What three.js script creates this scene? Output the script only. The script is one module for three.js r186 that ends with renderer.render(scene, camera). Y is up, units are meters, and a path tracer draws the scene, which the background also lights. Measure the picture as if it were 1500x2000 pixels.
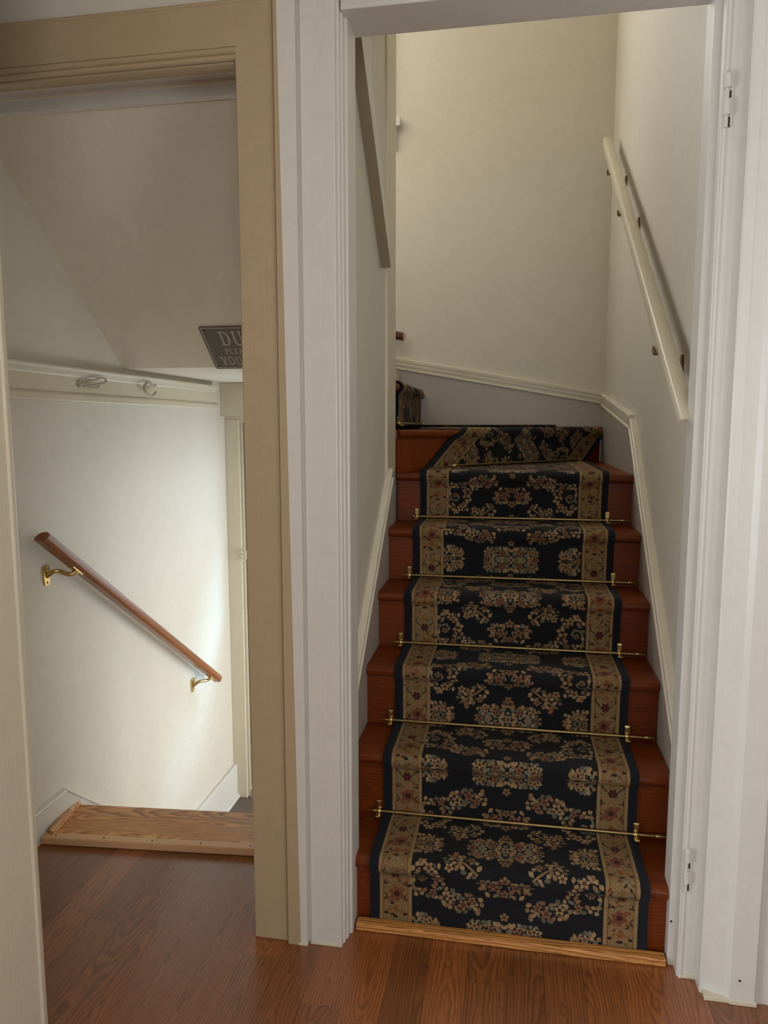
import * as THREE from 'three';
import { RoundedBoxGeometry } from 'three/addons/geometries/RoundedBoxGeometry.js';
import { mergeGeometries, toCreasedNormals } from 'three/addons/utils/BufferGeometryUtils.js';
import { RectAreaLightUniformsLib } from 'three/addons/lights/RectAreaLightUniformsLib.js';

// ---------------------------------------------------------------- camera, sky, lights, exposure
const scene = new THREE.Scene();
const camera = new THREE.PerspectiveCamera(70.54, 0.75, 0.05, 60);
camera.rotation.order = 'YXZ';
camera.position.set(0.4468, 1.3566, 1.8132);
camera.rotation.set(-0.1194, 0.1735, -0.0003);
const renderer = new THREE.WebGLRenderer({ antialias: true });
renderer.toneMapping = THREE.LinearToneMapping;
renderer.toneMappingExposure = 1.0;
renderer.shadowMap.enabled = true;
RectAreaLightUniformsLib.init();
scene.background = new THREE.Color(0.62, 0.76, 1.0);
scene.backgroundIntensity = 1.2;

// daylight entering by each window, the right one added as fill: a soft panel the size of the glazing, just inside the pane
function windowLight(name, w, h, pos, target, color, intensity) {
  const l = new THREE.RectAreaLight(color, intensity, w, h);
  l.name = name; l.position.set(...pos); l.lookAt(...target); scene.add(l);
}
windowLight('hall_window_daylight', 1.0, 1.5, [-2.14, 1.05, 2.0], [0, 1.05, 2.0], new THREE.Color(0.90, 0.95, 1.0), 11.5);
windowLight('rear_window_daylight', 1.2, 1.1, [0.95, 1.55, 3.54], [0.95, 1.55, 0], new THREE.Color(1.0, 0.98, 0.95), 4.6);
windowLight('stair_window_daylight', 0.72, 0.95, [-0.66, 3.42, -2.06], [-0.66, 3.42, 0], new THREE.Color(1.0, 0.975, 0.92), 13);
windowLight('entry_door_daylight', 0.54, 0.70, [-0.57, 0.92, -1.845], [-0.57, 0.92, 0], new THREE.Color(0.8, 0.92, 1.0), 1.5);
windowLight('side_door_daylight', 0.68, 1.28, [0.885, 0.07, -1.39], [0, 0.07, -1.39], new THREE.Color(0.95, 0.985, 1.0), 9.5);
windowLight('added_right_fill', 1.0, 1.2, [1.84, 1.3, 1.9], [0, 1.3, 1.9], new THREE.Color(1.0, 0.98, 0.95), 3.2);  // added fill from an unseen side, brightens the left post
// bright hazy sky high over the street behind the house, reaching in through the door glass
const sun = new THREE.DirectionalLight(new THREE.Color(0.36, 0.70, 1.0), 15);
sun.name = 'hazy_sun'; sun.position.set(8, 14, -8.5); sun.target.position.set(0, 0, -2); scene.add(sun, sun.target);
sun.castShadow = true; sun.shadow.radius = 66; Object.assign(sun.shadow.camera, { left: -6, right: 6, top: 6, bottom: -6, far: 30 });

// ---------------------------------------------------------------- helpers
let seed = 20240611;
const rnd = () => { seed = (seed + 0x6d2b79f5) | 0; let t = Math.imul(seed ^ (seed >>> 15), 1 | seed); t = (t + Math.imul(t ^ (t >>> 7), 61 | t)) ^ t; return ((t ^ (t >>> 14)) >>> 0) / 4294967296; };
const V3 = (x, y, z) => new THREE.Vector3(x, y, z);
const taken = new Map();
function numbered(name) { const n = taken.get(name) || 0; taken.set(name, n + 1); return n ? name + '_' + String(n).padStart(3, '0') : name; }
function plain(g) {
  let r = g.index ? g.toNonIndexed() : g;
  for (const k of Object.keys(r.attributes)) if (!['position', 'normal', 'uv'].includes(k)) r.deleteAttribute(k);
  if (!r.attributes.normal) r.computeVertexNormals();
  if (!r.attributes.uv) r.setAttribute('uv', new THREE.Float32BufferAttribute(new Float32Array(r.attributes.position.count * 2), 2));
  r.groups = []; return r;
}
// texture coordinates in metres, v running along the grain axis
const TEXW = 0.76, TEXL = 1.4;
function metric(g, grain = 'y', su = 1, sv = 1, uo = 0, vo = 0) {
  g = plain(g);
  const p = g.attributes.position, n = g.attributes.normal, uv = new Float32Array(p.count * 2), gi = 'xyz'.indexOf(grain);
  for (let t = 0; t < p.count; t += 3) {
    const s = [0, 0, 0];
    for (let k = 0; k < 3; k++) { s[0] += Math.abs(n.getX(t + k)); s[1] += Math.abs(n.getY(t + k)); s[2] += Math.abs(n.getZ(t + k)); }
    const a = s.indexOf(Math.max(...s));
    let vi = gi, ui;
    if (a === gi) { vi = (gi + 1) % 3; ui = (gi + 2) % 3; } else ui = 3 - a - gi;
    for (let k = 0; k < 3; k++) { const q = [p.getX(t + k), p.getY(t + k), p.getZ(t + k)]; uv[(t + k) * 2] = q[ui] * su + uo; uv[(t + k) * 2 + 1] = q[vi] * sv + vo; }
  }
  g.setAttribute('uv', new THREE.BufferAttribute(uv, 2));
  return g;
}
const wood = (g, grain, uo = rnd(), vo = rnd()) => metric(g, grain, 1 / TEXW, 1 / TEXL, uo, vo);
function box(x0, x1, y0, y1, z0, z1, r = 0) {
  const w = Math.abs(x1 - x0), h = Math.abs(y1 - y0), d = Math.abs(z1 - z0);
  const g = r > 0 ? new RoundedBoxGeometry(w, h, d, 2, Math.min(r, w / 2.02, h / 2.02, d / 2.02)) : new THREE.BoxGeometry(w, h, d);
  g.translate((x0 + x1) / 2, (y0 + y1) / 2, (z0 + z1) / 2);
  return plain(g);
}
const mbox = (...a) => metric(box(...a));
function merged(list) { return list.length === 1 ? list[0] : mergeGeometries(list.map(plain)); }
// a closed prism: 2-D outline (a, b) carried from P0 along D; A and B are the directions of a and b
function prism(outline, P0, D, A, B, crease = 0.5) {
  const pts = outline.map(([a, b]) => new THREE.Vector2(a, b));
  const flip = A.clone().cross(B).dot(D) < 0;
  if (THREE.ShapeUtils.area(pts) < 0 !== flip) pts.reverse();
  const at = (p, s) => P0.clone().addScaledVector(A, p.x).addScaledVector(B, p.y).addScaledVector(D, s);
  const pos = [], tri = (a, b, c) => pos.push(...a.toArray(), ...b.toArray(), ...c.toArray()), n = pts.length;
  for (let i = 0; i < n; i++) { const p = pts[i], q = pts[(i + 1) % n]; tri(at(p, 0), at(q, 0), at(q, 1)); tri(at(p, 0), at(q, 1), at(p, 1)); }
  for (const [a, b, c] of THREE.ShapeUtils.triangulateShape(pts, [])) {
    const s = (pts[b].x - pts[a].x) * (pts[c].y - pts[a].y) - (pts[b].y - pts[a].y) * (pts[c].x - pts[a].x) > 0 !== flip;
    const [i, j, k] = s ? [a, b, c] : [a, c, b];
    tri(at(pts[i], 1), at(pts[j], 1), at(pts[k], 1)); tri(at(pts[i], 0), at(pts[k], 0), at(pts[j], 0));
  }
  let g = new THREE.BufferGeometry(); g.setAttribute('position', new THREE.Float32BufferAttribute(pos, 3));
  g = crease ? toCreasedNormals(g, crease) : g; if (!g.attributes.normal) g.computeVertexNormals();
  return metric(g);
}
function tube(points, r, seg = 24, radial = 8, closed = false) {
  const c = new THREE.CatmullRomCurve3(points.map((p) => (p.isVector3 ? p : V3(...p))), closed, 'centripetal');
  const g = plain(new THREE.TubeGeometry(c, seg, r, radial, closed));
  if (closed) return g;
  const caps = [0, 1].map((t) => plain(new THREE.SphereGeometry(r, radial, 5).translate(...c.getPointAt(t).toArray())));
  return merged([g, ...caps]);
}
function rodBetween(a, b, r, radial = 14) {
  const d = b.clone().sub(a), g = new THREE.CylinderGeometry(r, r, d.length(), radial);
  g.applyQuaternion(new THREE.Quaternion().setFromUnitVectors(V3(0, 1, 0), d.clone().normalize())).translate(...a.clone().add(b).multiplyScalar(0.5).toArray());
  return plain(g);
}
function lathe(profile, seg, at, axis) {
  const g = new THREE.LatheGeometry(profile.map(([r, y]) => new THREE.Vector2(Math.max(r, 1e-5), y)), seg);
  g.applyQuaternion(new THREE.Quaternion().setFromUnitVectors(V3(0, 1, 0), axis.clone().normalize())).translate(...at.toArray());
  return plain(g);
}
function mesh(name, geo, mat, parent) {
  const m = new THREE.Mesh(Array.isArray(geo) ? merged(geo) : geo, mat);
  m.name = numbered(name); m.castShadow = m.receiveShadow = true; (parent || scene).add(m); return m;
}
function struct(name, geo, mat) { const m = mesh(name, geo, mat); m.userData.kind = 'structure'; return m; }
function thing(name, label, category, pos = [0, 0, 0], group) {
  const o = new THREE.Group(); o.name = numbered(name); o.position.set(...pos); o.userData = { label, category }; if (group) o.userData.group = group; scene.add(o); return o;
}
const part = (name, geo, mat, parent, label) => { const m = mesh(name, geo, mat, parent); if (label) m.userData.label = label; return m; };
// put world-space geometry under a group that stands at its base
const local = (o, g) => { g = merged([].concat(g)); g.translate(-o.position.x, -o.position.y, -o.position.z); return g; };

// ---------------------------------------------------------------- computed textures
function lattice(n, m, s) { const a = new Float32Array(n * m); let k = seed; seed = s; for (let i = 0; i < a.length; i++) a[i] = rnd(); seed = k; return a; }
function noise2(n, m, s) {     // value noise that repeats after n by m cells
  const L = lattice(n, m, s);
  return (x, y) => {
    const ix = Math.floor(x), iy = Math.floor(y); let fx = x - ix, fy = y - iy; fx = fx * fx * (3 - 2 * fx); fy = fy * fy * (3 - 2 * fy);
    const a = ((ix % n) + n) % n, b = (a + 1) % n, c = ((iy % m) + m) % m, d = (c + 1) % m;
    const p = L[c * n + a], q = L[c * n + b], r = L[d * n + a], t = L[d * n + b];
    return p + (q - p) * fx + (r - p) * fy + (p - q - r + t) * fx * fy;
  };
}
function dataTex(w, h, f, srgb) {
  const d = new Uint8Array(w * h * 4), c = [0, 0, 0];
  for (let y = 0, i = 0; y < h; y++) for (let x = 0; x < w; x++, i += 4) { f(x, y, c); d[i] = c[0]; d[i + 1] = c[1]; d[i + 2] = c[2]; d[i + 3] = 255; }
  const t = new THREE.DataTexture(d, w, h); t.wrapS = t.wrapT = THREE.RepeatWrapping; t.magFilter = THREE.LinearFilter; t.minFilter = THREE.LinearMipmapLinearFilter;
  if (srgb) t.colorSpace = THREE.SRGBColorSpace; t.needsUpdate = true; return t;
}
// eight boards side by side, each cut from its own log; colours sRGB 0..255
function woodTexture(s, light, dark, pore, { ring = 0.006, contrast = 0.55, poreAmount = 0.5, tone = 0.14, w = 1024, h = 1536, arch = 0.06 } = {}) {
  const keep = seed; seed = s;
  const boards = [...Array(8)].map(() => ({ c: (rnd() - 0.5) * 0.1, h: (rnd() - 0.5) * 0.05, s: (rnd() < 0.5 ? -1 : 1) * (0.02 + rnd() * arch), t: (rnd() - 0.5) * 2 * tone, o: rnd() * 40 }));
  seed = keep;
  const n1 = noise2(16, 12, s + 1), n2 = noise2(256, 16, s + 2), n3 = noise2(512, 48, s + 3), n4 = noise2(64, 64, s + 4);
  const cw = w / 8;
  return dataTex(w, h, (x, y, c) => {
    const k = Math.floor(x / cw), b = boards[k], a = ((x - k * cw) / cw - 0.5) * 0.095 - b.c, l = (y / h) * TEXL;
    const wob = (n1(x / w * 16 + b.o, y / h * 12) - 0.5) * 0.02 + (n4(x / w * 64, y / h * 64) - 0.5) * 0.0035;
    const d = Math.sqrt(a * a + (b.h + b.s * (l - 0.7) + wob) ** 2) / ring, f = d - Math.floor(d);
    let g = f < 0.72 ? f / 0.72 : (1 - f) / 0.28; g = g * g * contrast;
    const streak = n2(x / w * 256, y / h * 16), po = n3(x / w * 512, y / h * 48), p = po > 0.66 ? (po - 0.66) / 0.34 * poreAmount : 0, m = 1 + b.t + (streak - 0.5) * 0.16;
    for (let q = 0; q < 3; q++) { let v = light[q] + (dark[q] - light[q]) * g; v += (pore[q] - v) * p; c[q] = Math.max(0, Math.min(255, v * m)); }
  }, true);
}
const floorTex = woodTexture(11, [147, 87, 45], [99, 55, 27], [77, 42, 20], { ring: 0.007, contrast: 0.75, poreAmount: 0.42, tone: 0.13 });
const stairTex = woodTexture(23, [132, 60, 14], [104, 42, 9], [76, 28, 7], { ring: 0.008, contrast: 0.6, poreAmount: 0.35, tone: 0.06 });
const oakTex = woodTexture(37, [216, 162, 98], [146, 94, 46], [122, 78, 40], { ring: 0.0095, contrast: 1.0, poreAmount: 0.6, tone: 0.05, arch: 0.1 });
const railTex = woodTexture(41, [168, 98, 46], [126, 66, 26], [92, 48, 20], { ring: 0.006, contrast: 0.7, poreAmount: 0.6, tone: 0.05 });
const nA = noise2(24, 24, 71), nB = noise2(96, 96, 72), nC = noise2(400, 400, 73);
const wallBump = dataTex(800, 800, (x, y, c) => { const v = 127 + (nA(x / 800 * 24, y / 800 * 24) - 0.5) * 30 + (nB(x / 800 * 96, y / 800 * 96) - 0.5) * 90 + (nC(x / 2, y / 2) - 0.5) * 40; c[0] = c[1] = c[2] = v; });
const mottle = dataTex(512, 512, (x, y, c) => { const v = 244 + (nA(x / 512 * 24, y / 512 * 24) - 0.5) * 4 + (nB(x / 512 * 96, y / 512 * 96) - 0.5) * 4; c[0] = v; c[1] = v; c[2] = v - 1; }, true);
const nD = noise2(256, 6, 81), nE = noise2(512, 20, 82);
const brushBump = dataTex(512, 512, (x, y, c) => { const v = 127 + (nD(x / 512 * 256, y / 512 * 6) - 0.5) * 110 + (nE(x, y / 512 * 20) - 0.5) * 60 + (nB(x / 512 * 96, y / 512 * 96) - 0.5) * 70; c[0] = c[1] = c[2] = v; });

const sRGB = (r, g, b) => new THREE.Color().setRGB(r / 255, g / 255, b / 255, THREE.SRGBColorSpace);
const paint = (col, rough, bump, scale, clear = 0) => new THREE.MeshPhysicalMaterial({ color: col, map: mottle, roughness: rough, bumpMap: bump, bumpScale: scale, clearcoat: clear, clearcoatRoughness: 0.3 });
const M = {
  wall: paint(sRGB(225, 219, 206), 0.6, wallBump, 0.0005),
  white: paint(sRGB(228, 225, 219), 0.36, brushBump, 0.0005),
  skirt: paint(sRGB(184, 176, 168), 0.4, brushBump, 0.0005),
  string: paint(sRGB(152, 138, 112), 0.5, brushBump, 0.0004),  // darker tone that paints in the shade of the bulkhead's sloped underside
  moulding: paint(sRGB(238, 231, 212), 0.36, brushBump, 0.0003),
  cream: paint(sRGB(224, 215, 192), 0.36, brushBump, 0.0005),
  tan: paint(sRGB(190, 169, 136), 0.45, brushBump, 0.0004),
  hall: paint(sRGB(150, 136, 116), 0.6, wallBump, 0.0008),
  ceiling: paint(sRGB(238, 229, 212), 0.7, wallBump, 0.0014),
  floor: new THREE.MeshPhysicalMaterial({ map: floorTex, roughness: 0.3, clearcoat: 0.7, clearcoatRoughness: 0.2, bumpMap: floorTex, bumpScale: 0.0002 }),
  stair: new THREE.MeshPhysicalMaterial({ map: stairTex, color: new THREE.Color(0.72, 0.7, 0.55), roughness: 0.45, specularIntensity: 0.6 }),
  oak: new THREE.MeshPhysicalMaterial({ map: oakTex, roughness: 0.42, color: new THREE.Color(0.98, 0.91, 0.82), bumpMap: oakTex, bumpScale: 0.0003 }),
  rail: new THREE.MeshPhysicalMaterial({ map: railTex, color: new THREE.Color(0.78, 0.76, 0.72), roughness: 0.35, clearcoat: 0.4, clearcoatRoughness: 0.25 }),
  brass: new THREE.MeshPhysicalMaterial({ color: new THREE.Color(0.62, 0.47, 0.2), metalness: 1, roughness: 0.26 }),
  rodBrass: new THREE.MeshPhysicalMaterial({ color: new THREE.Color(0.34, 0.24, 0.105), metalness: 1, roughness: 0.36 }),
  darkWood: new THREE.MeshPhysicalMaterial({ map: stairTex, color: new THREE.Color(0.3, 0.3, 0.35), roughness: 0.5 }),
  strip: new THREE.MeshPhysicalMaterial({ color: sRGB(218, 172, 128), roughness: 0.45, bumpMap: brushBump, bumpScale: 0.0003 }),
  oldBrass: new THREE.MeshPhysicalMaterial({ color: new THREE.Color(0.2, 0.14, 0.065), metalness: 1, roughness: 0.38 }),
  hook: paint(sRGB(186, 176, 156), 0.45, brushBump, 0.0003),
  nail: new THREE.MeshStandardMaterial({ color: sRGB(40, 28, 20), roughness: 0.7 }),
  iron: new THREE.MeshStandardMaterial({ color: sRGB(46, 40, 36), roughness: 0.6, metalness: 0.4 }),
  slate: new THREE.MeshStandardMaterial({ color: sRGB(112, 100, 90), map: mottle, roughness: 0.7, bumpMap: wallBump, bumpScale: 0.001 }),
  alu: new THREE.MeshStandardMaterial({ color: new THREE.Color(0.6, 0.6, 0.58), metalness: 1, roughness: 0.4 }),
  glass: new THREE.MeshPhysicalMaterial({ color: 0xffffff, transmission: 1, thickness: 0, roughness: 0.02, ior: 1.5 }),
  outside: new THREE.MeshStandardMaterial({ color: sRGB(170, 165, 155), roughness: 0.9 }),
};

// ---------------------------------------------------------------- dimensions
const R = 0.195, RUN = 0.2118, NOSE = 0.021, TT = 0.034;      // rise, run, nosing overhang, tread thickness
const W = 0.904;                                              // stair width
const rz = (k) => -(k - 1) * RUN;                             // face of riser k
const Y7 = 1.338, Y8 = 1.53;
const E7 = V3(0.904, 0, -1.035).normalize(), O7 = V3(1.035, 0, 0.904).normalize(), P7 = V3(0, 0, -1.045);   // line of the turning riser
const LW = -1.055;                                            // left wall of the lower stair
const TOP = 4.6, HALLTOP = 2.5, ZB = -2.1, ZW = -1.87;

// ---------------------------------------------------------------- setting: floor
{
  const f = struct('floor', [wood(box(-2.25, 1.95, -0.12, -0.012, -0.0, 3.65), 'z'), wood(box(LW, -0.16, -0.12, -0.012, -0.26, 0.05), 'z')], M.floor);
  const pw = 0.095;
  for (let i = 0; i < 26; i++) {
    const x0 = -1.062 + i * pw, x1 = x0 + pw - 0.0005;
    const zEnd = x1 < -0.15 ? -0.225 + (x0 + 0.7) * -0.08 : 0.0;
    let z1 = 1.35, first = true;
    while (z1 > zEnd + 0.01) {
      const len = first ? 0.25 + rnd() * 0.8 : 0.55 + rnd() * 0.6; first = false;
      const z0 = Math.max(zEnd, z1 - len), col = Math.floor(rnd() * 8), vo = rnd();
      const g = box(x0, x1, -0.012, 0, z0 + 0.0004, z1), p = g.attributes.position, uv = g.attributes.uv;
      for (let k = 0; k < p.count; k++) uv.setXY(k, (col + Math.min(0.99, Math.max(0.01, (p.getX(k) - x0) / pw))) / 8, p.getZ(k) / TEXL + vo);
      mesh('plank', g, M.floor, f); z1 = z0;
    }
  }
}
// setting: walls round the hall
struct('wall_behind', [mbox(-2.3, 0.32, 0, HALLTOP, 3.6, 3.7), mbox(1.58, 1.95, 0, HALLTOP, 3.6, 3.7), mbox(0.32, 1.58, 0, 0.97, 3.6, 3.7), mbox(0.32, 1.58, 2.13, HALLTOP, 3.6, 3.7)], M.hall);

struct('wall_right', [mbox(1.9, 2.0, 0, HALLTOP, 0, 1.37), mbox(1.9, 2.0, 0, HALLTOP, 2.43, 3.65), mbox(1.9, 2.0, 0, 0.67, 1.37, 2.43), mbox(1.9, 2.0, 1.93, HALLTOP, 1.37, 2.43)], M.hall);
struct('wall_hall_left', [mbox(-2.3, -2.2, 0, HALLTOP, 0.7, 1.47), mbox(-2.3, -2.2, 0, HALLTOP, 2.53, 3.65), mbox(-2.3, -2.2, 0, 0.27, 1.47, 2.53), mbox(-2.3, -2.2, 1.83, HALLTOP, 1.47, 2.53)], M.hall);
struct('ceiling_hall', mbox(-2.3, 2.0, HALLTOP, HALLTOP + 0.1, 0.0, 3.7), M.ceiling);
struct('wall_front_right', mbox(0.985, 1.95, 0, HALLTOP, 0.0, 0.126), M.white);
struct('wall_front_head', [mbox(LW - 0.1, -0.16, 2.28, HALLTOP, 0.0, 0.095), mbox(-0.16, 0.985, 2.33, HALLTOP, 0, 0.095), mbox(LW - 0.1, 1.0, HALLTOP, TOP, 0.0, 0.095)], M.wall);
struct('wall_partition', [mbox(-0.15, -0.012, 0, TOP, -0.86, 0.0), mbox(-0.15, -0.012, 0.915, TOP, -1.0, -0.86), mbox(-0.15, 0.03, 0, 2.33, 0, 0.08), mbox(-0.15, -0.012, -0.9, 0, -0.86, 0.0), mbox(-0.15, -0.06, 0.915, 1.49, ZW, -1.0), mbox(-0.06, -0.012, 0.915, 1.3, ZW, -1.0)], M.wall);
// setting: the lower stair well
struct('wall_left', mbox(LW - 0.1, LW, -0.9, TOP, -2.2, 0.8), M.wall);
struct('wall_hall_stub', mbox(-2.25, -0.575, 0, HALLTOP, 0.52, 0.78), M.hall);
struct('wall_entry', [mbox(-0.16, -0.01, 0.9, 1.30, ZW - 0.08, ZW), mbox(-0.16, 0.915, -0.9, 0.95, ZW - 0.08, ZW), mbox(LW, -0.15, 1.38, 1.6, ZW - 0.08, ZW)], M.cream);
struct('trim_lintel', mbox(LW, -0.15, 1.402, 1.574, ZW, -1.80), M.cream);
struct('floor_entry', mbox(LW, 0.95, -0.83, -0.73, -2.1, -1.0), M.slate);
const SL = 0.87, TH = Math.atan(SL), slopeY = (z) => 1.576 + SL * (z + 0.844);
{
  const zt = -0.08, yt = slopeY(zt);
  struct('ceiling_well', prism([[-0.844, 1.576], [zt, yt], [zt, yt + 0.07], [-0.87, 1.64], [-2.2, 1.64], [-2.2, 1.576]], V3(LW, 0, 0), V3(-0.15 - LW, 0, 0), V3(0, 0, 1), V3(0, 1, 0), 0), M.ceiling);
  const c = struct('ceiling_well_head', mbox(LW, -0.15, 2.247, 2.3, -0.09, 0.0), M.white);
  mesh('batten', prism([[-0.105, 2.208], [-0.086, 2.21], [-0.084, 2.238], [-0.105, 2.238]], V3(LW, 0, 0), V3(-0.15 - LW, 0, 0), V3(0, 0, 1), V3(0, 1, 0), 0), M.white, c);
}
// setting: the upper stair shell
struct('wall_stair_right', [mbox(0.915, 1.02, 0.74, TOP, -2.2, 0.0), mbox(0.915, 1.02, -0.9, 0.74, -1.02, 0.0), mbox(0.915, 1.02, -0.9, 0.74, -2.2, -1.76), mbox(0.915, 1.02, -0.9, -0.6, -1.76, -1.02)], M.wall);
struct('ceiling_under_stair', mbox(-0.15, 0.915, 0.915, 0.935, ZW, -0.87), M.ceiling);
struct('wall_under_stair', mbox(-0.15, 0.915, -0.9, 0.915, -0.888, -0.87), M.wall);
struct('wall_stair_back', [mbox(-0.15, 1.02, 0.9, TOP, -2.2, ZB), mbox(LW, -0.15, 1.64, 2.92, -2.2, ZB), mbox(LW, -0.15, 3.92, TOP, -2.2, ZB), mbox(LW, -1.03, 2.92, 3.92, -2.2, ZB), mbox(-0.29, -0.15, 2.92, 3.92, -2.2, ZB)], M.wall);
struct('wall_stair_inner', mbox(LW, -0.15, 1.64, TOP, -1.0, -0.93), M.wall);
struct('ceiling_stair', mbox(LW - 0.1, 1.02, TOP, TOP + 0.1, -2.2, 0.1), M.ceiling);
struct('trim_newel', mbox(-0.16, -0.003, 0.915, TOP, -1.022, -0.83, 0.006), M.cream);
struct('floor_under_stair', mbox(-0.01, 0.93, -0.12, -0.02, -1.06, 0.0), M.slate);
// white bulkhead board on the left wall and, painted darker, the shade under its sloped string
{
  struct('trim_bulkhead', prism([[-0.735, 1.90], [-0.70, 2.005], [-0.387, 2.365], [-0.387, TOP], [-0.002, TOP], [-0.002, 2.654]], V3(-0.012, 0, 0), V3(0.036, 0, 0), V3(0, 0, 1), V3(0, 1, 0), 0), M.white);
  struct('trim_soffit_shade', prism([[-0.737, 1.897], [-0.735, 1.90], [-0.002, 2.654], [-0.002, 2.648]], V3(-0.012, 0, 0), V3(0.036, 0, 0), V3(0, 0, 1), V3(0, 1, 0), 0), M.string);  // thin added strip, its colour stands in for the soffit's shade
}

// ---------------------------------------------------------------- setting: windows and the entry door
function sashWindow(name, x0, x1, y0, y1, z, dir, sill) {      // dir +1: the room lies towards +z
  const g = new THREE.Group(); g.name = name; g.userData.kind = 'structure'; scene.add(g);
  const zf = z, q = (a) => z + dir * a;
  const b = (xa, xb, ya, yb, a0, a1, r = 0.003) => mbox(xa, xb, ya, yb, Math.min(q(a0), q(a1)), Math.max(q(a0), q(a1)), r);
  const c = 0.1;
  mesh('casing', [b(x0 - c, x0, y0, y1, 0, 0.022), b(x1, x1 + c, y0, y1, 0, 0.022), b(x0 - c, x1 + c, y1, y1 + c, 0, 0.022)], M.white, g);
  mesh('sill', b(x0 - c - 0.045, x1 + c + 0.045, y0 - 0.045, y0, -0.02, 0.06), M.white, g);
  mesh('apron', b(x0 - c + 0.0, x1 + c + 0.02, y0 - 0.15, y0 - 0.045, 0, 0.02), M.white, g);
  const m = (y0 + y1) / 2;
  mesh('sash', [b(x0, x0 + 0.04, y0, y1, -0.07, -0.03), b(x1 - 0.04, x1, y0, y1, -0.07, -0.03), b(x0, x1, y0, y0 + 0.05, -0.07, -0.03), b(x0, x1, y1 - 0.04, y1, -0.07, -0.03), b(x0, x1, m - 0.02, m + 0.02, -0.07, -0.03)], M.white, g);
  mesh('pane', b(x0 + 0.03, x1 - 0.03, y0 + 0.04, y1 - 0.03, -0.054, -0.05, 0), M.glass, g);
  return g;
}
sashWindow('window_1', -1.03, -0.29, 2.92, 3.92, ZB, 1);
{
  const g = sashWindow('window_2', -0.53, 0.53, 0.27, 1.83, 0, 1);      // built facing +z, then turned to face +x
  g.rotation.y = Math.PI / 2; g.position.set(-2.2, 0, 2.0);
}
{
  const g = sashWindow('added_window_5', -0.53, 0.53, 0.67, 1.93, 0, 1);  // unseen window put in to carry the fill light for the left post
  g.rotation.y = -Math.PI / 2; g.position.set(1.9, 0, 1.9);
}
sashWindow('window_4', 0.32, 1.58, 0.97, 2.13, 3.6, -1);
{
  const g = sashWindow('window_3', -0.37, 0.37, -0.6, 0.74, 0, 1);
  g.rotation.y = -Math.PI / 2; g.position.set(0.915, 0, -1.39);
}
{
  const g = new THREE.Group(); g.name = 'door_1'; g.userData.kind = 'structure'; scene.add(g);
  mesh('casing', [mbox(LW, -0.977, -0.73, 1.386, ZW, -1.855, 0.003), mbox(-0.23, -0.16, -0.73, 1.386, ZW, -1.855, 0.003), mbox(LW, -0.16, 1.37, 1.402, ZW, -1.86)], M.cream, g);
  mesh('jamb', [mbox(LW, -0.965, -0.73, 1.40, ZW - 0.09, ZW - 0.004), mbox(-0.24, -0.16, -0.73, 1.40, ZW - 0.09, ZW - 0.004)], M.cream, g);
  const z0 = -1.925, z1 = -1.885;
  mesh('panel', [mbox(-0.961, -0.905, -0.69, 1.366, z0, z1, 0.003), mbox(-0.295, -0.243, -0.69, 1.366, z0, z1, 0.003), mbox(-0.905, -0.295, 1.31, 1.366, z0, z1, 0.003), mbox(-0.905, -0.295, -0.69, 0.50, z0, z1, 0.003)], M.cream, g);
  mesh('pane', mbox(-0.91, -0.29, 0.495, 1.315, -1.908, -1.904), M.glass, g);
  mesh('sweep', [mbox(-0.961, -0.243, -0.728, -0.685, -1.884, -1.872, 0.002), mbox(-0.961, -0.243, -0.729, -0.722, -1.884, -1.855, 0.002)], M.alu, g);
  mesh('doorstep', mbox(LW, -0.15, -0.9, -0.73, -2.4, -1.95), M.outside, g);
}

// ---------------------------------------------------------------- setting: door casings of the hall
// the broad tan casing of the left opening
{
  const t = struct('trim_1', [mbox(-0.2, -0.109, 0, 2.32, 0.0, 0.115, 0.003), prism([[-0.105, 0], [-0.071, 0], [-0.097, 2.36], [-0.105, 2.36]], V3(0, 0, 0.02), V3(0, 0, 0.104), V3(1, 0, 0), V3(0, 1, 0), 0), mbox(LW - 0.06, -0.195, 2.224, 2.318, 0.0, 0.1152)], M.tan);
  mesh('head_bead', [tube([V3(LW, 2.216, 0.112), V3(-0.201, 2.216, 0.112)], 0.008, 2, 10), tube([V3(LW, 2.203, 0.109), V3(-0.201, 2.203, 0.109)], 0.007, 2, 10)], M.tan, t);
  mesh('head_jamb', mbox(LW, -0.2, 2.192, 2.226, 0.078, 0.103, 0.002), M.tan, t);
  mesh('cap_bead', tube([V3(LW, 2.32, 0.112), V3(-0.108, 2.32, 0.112)], 0.006, 2, 8), M.tan, t);
  mesh('jamb', mbox(-0.196, -0.15, 0, 2.26, -0.02, 0.1), M.tan, t);
}
// white post between the two openings and the left jamb of the stair doorway
{
  const t = struct('trim_2', [prism([[-0.071, 0], [-0.053, 0], [-0.053, 2.36], [-0.097, 2.36]], V3(0, 0, 0.02), V3(0, 0, 0.104), V3(1, 0, 0), V3(0, 1, 0), 0), mbox(-0.047, 0.036, 0, 2.36, 0.03, 0.114, 0.004), mbox(-0.055, -0.045, 0, 2.36, 0.03, 0.106)], M.white);
  mesh('jamb', [mbox(0.02, 0.0425, 0, 2.36, 0.03, 0.098, 0.003), mbox(0.02, 0.047, 0, 2.33, 0.02, 0.082, 0.003), mbox(0.02, 0.0535, 0, 2.31, -0.03, 0.06, 0.003)], M.white, t);
  mesh('caulk', [mbox(-0.078, -0.052, 0, 0.007, 0.1, 0.127, 0.002), mbox(-0.048, 0.038, 0, 0.007, 0.1, 0.1165, 0.002)], M.cream, t);
}
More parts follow.
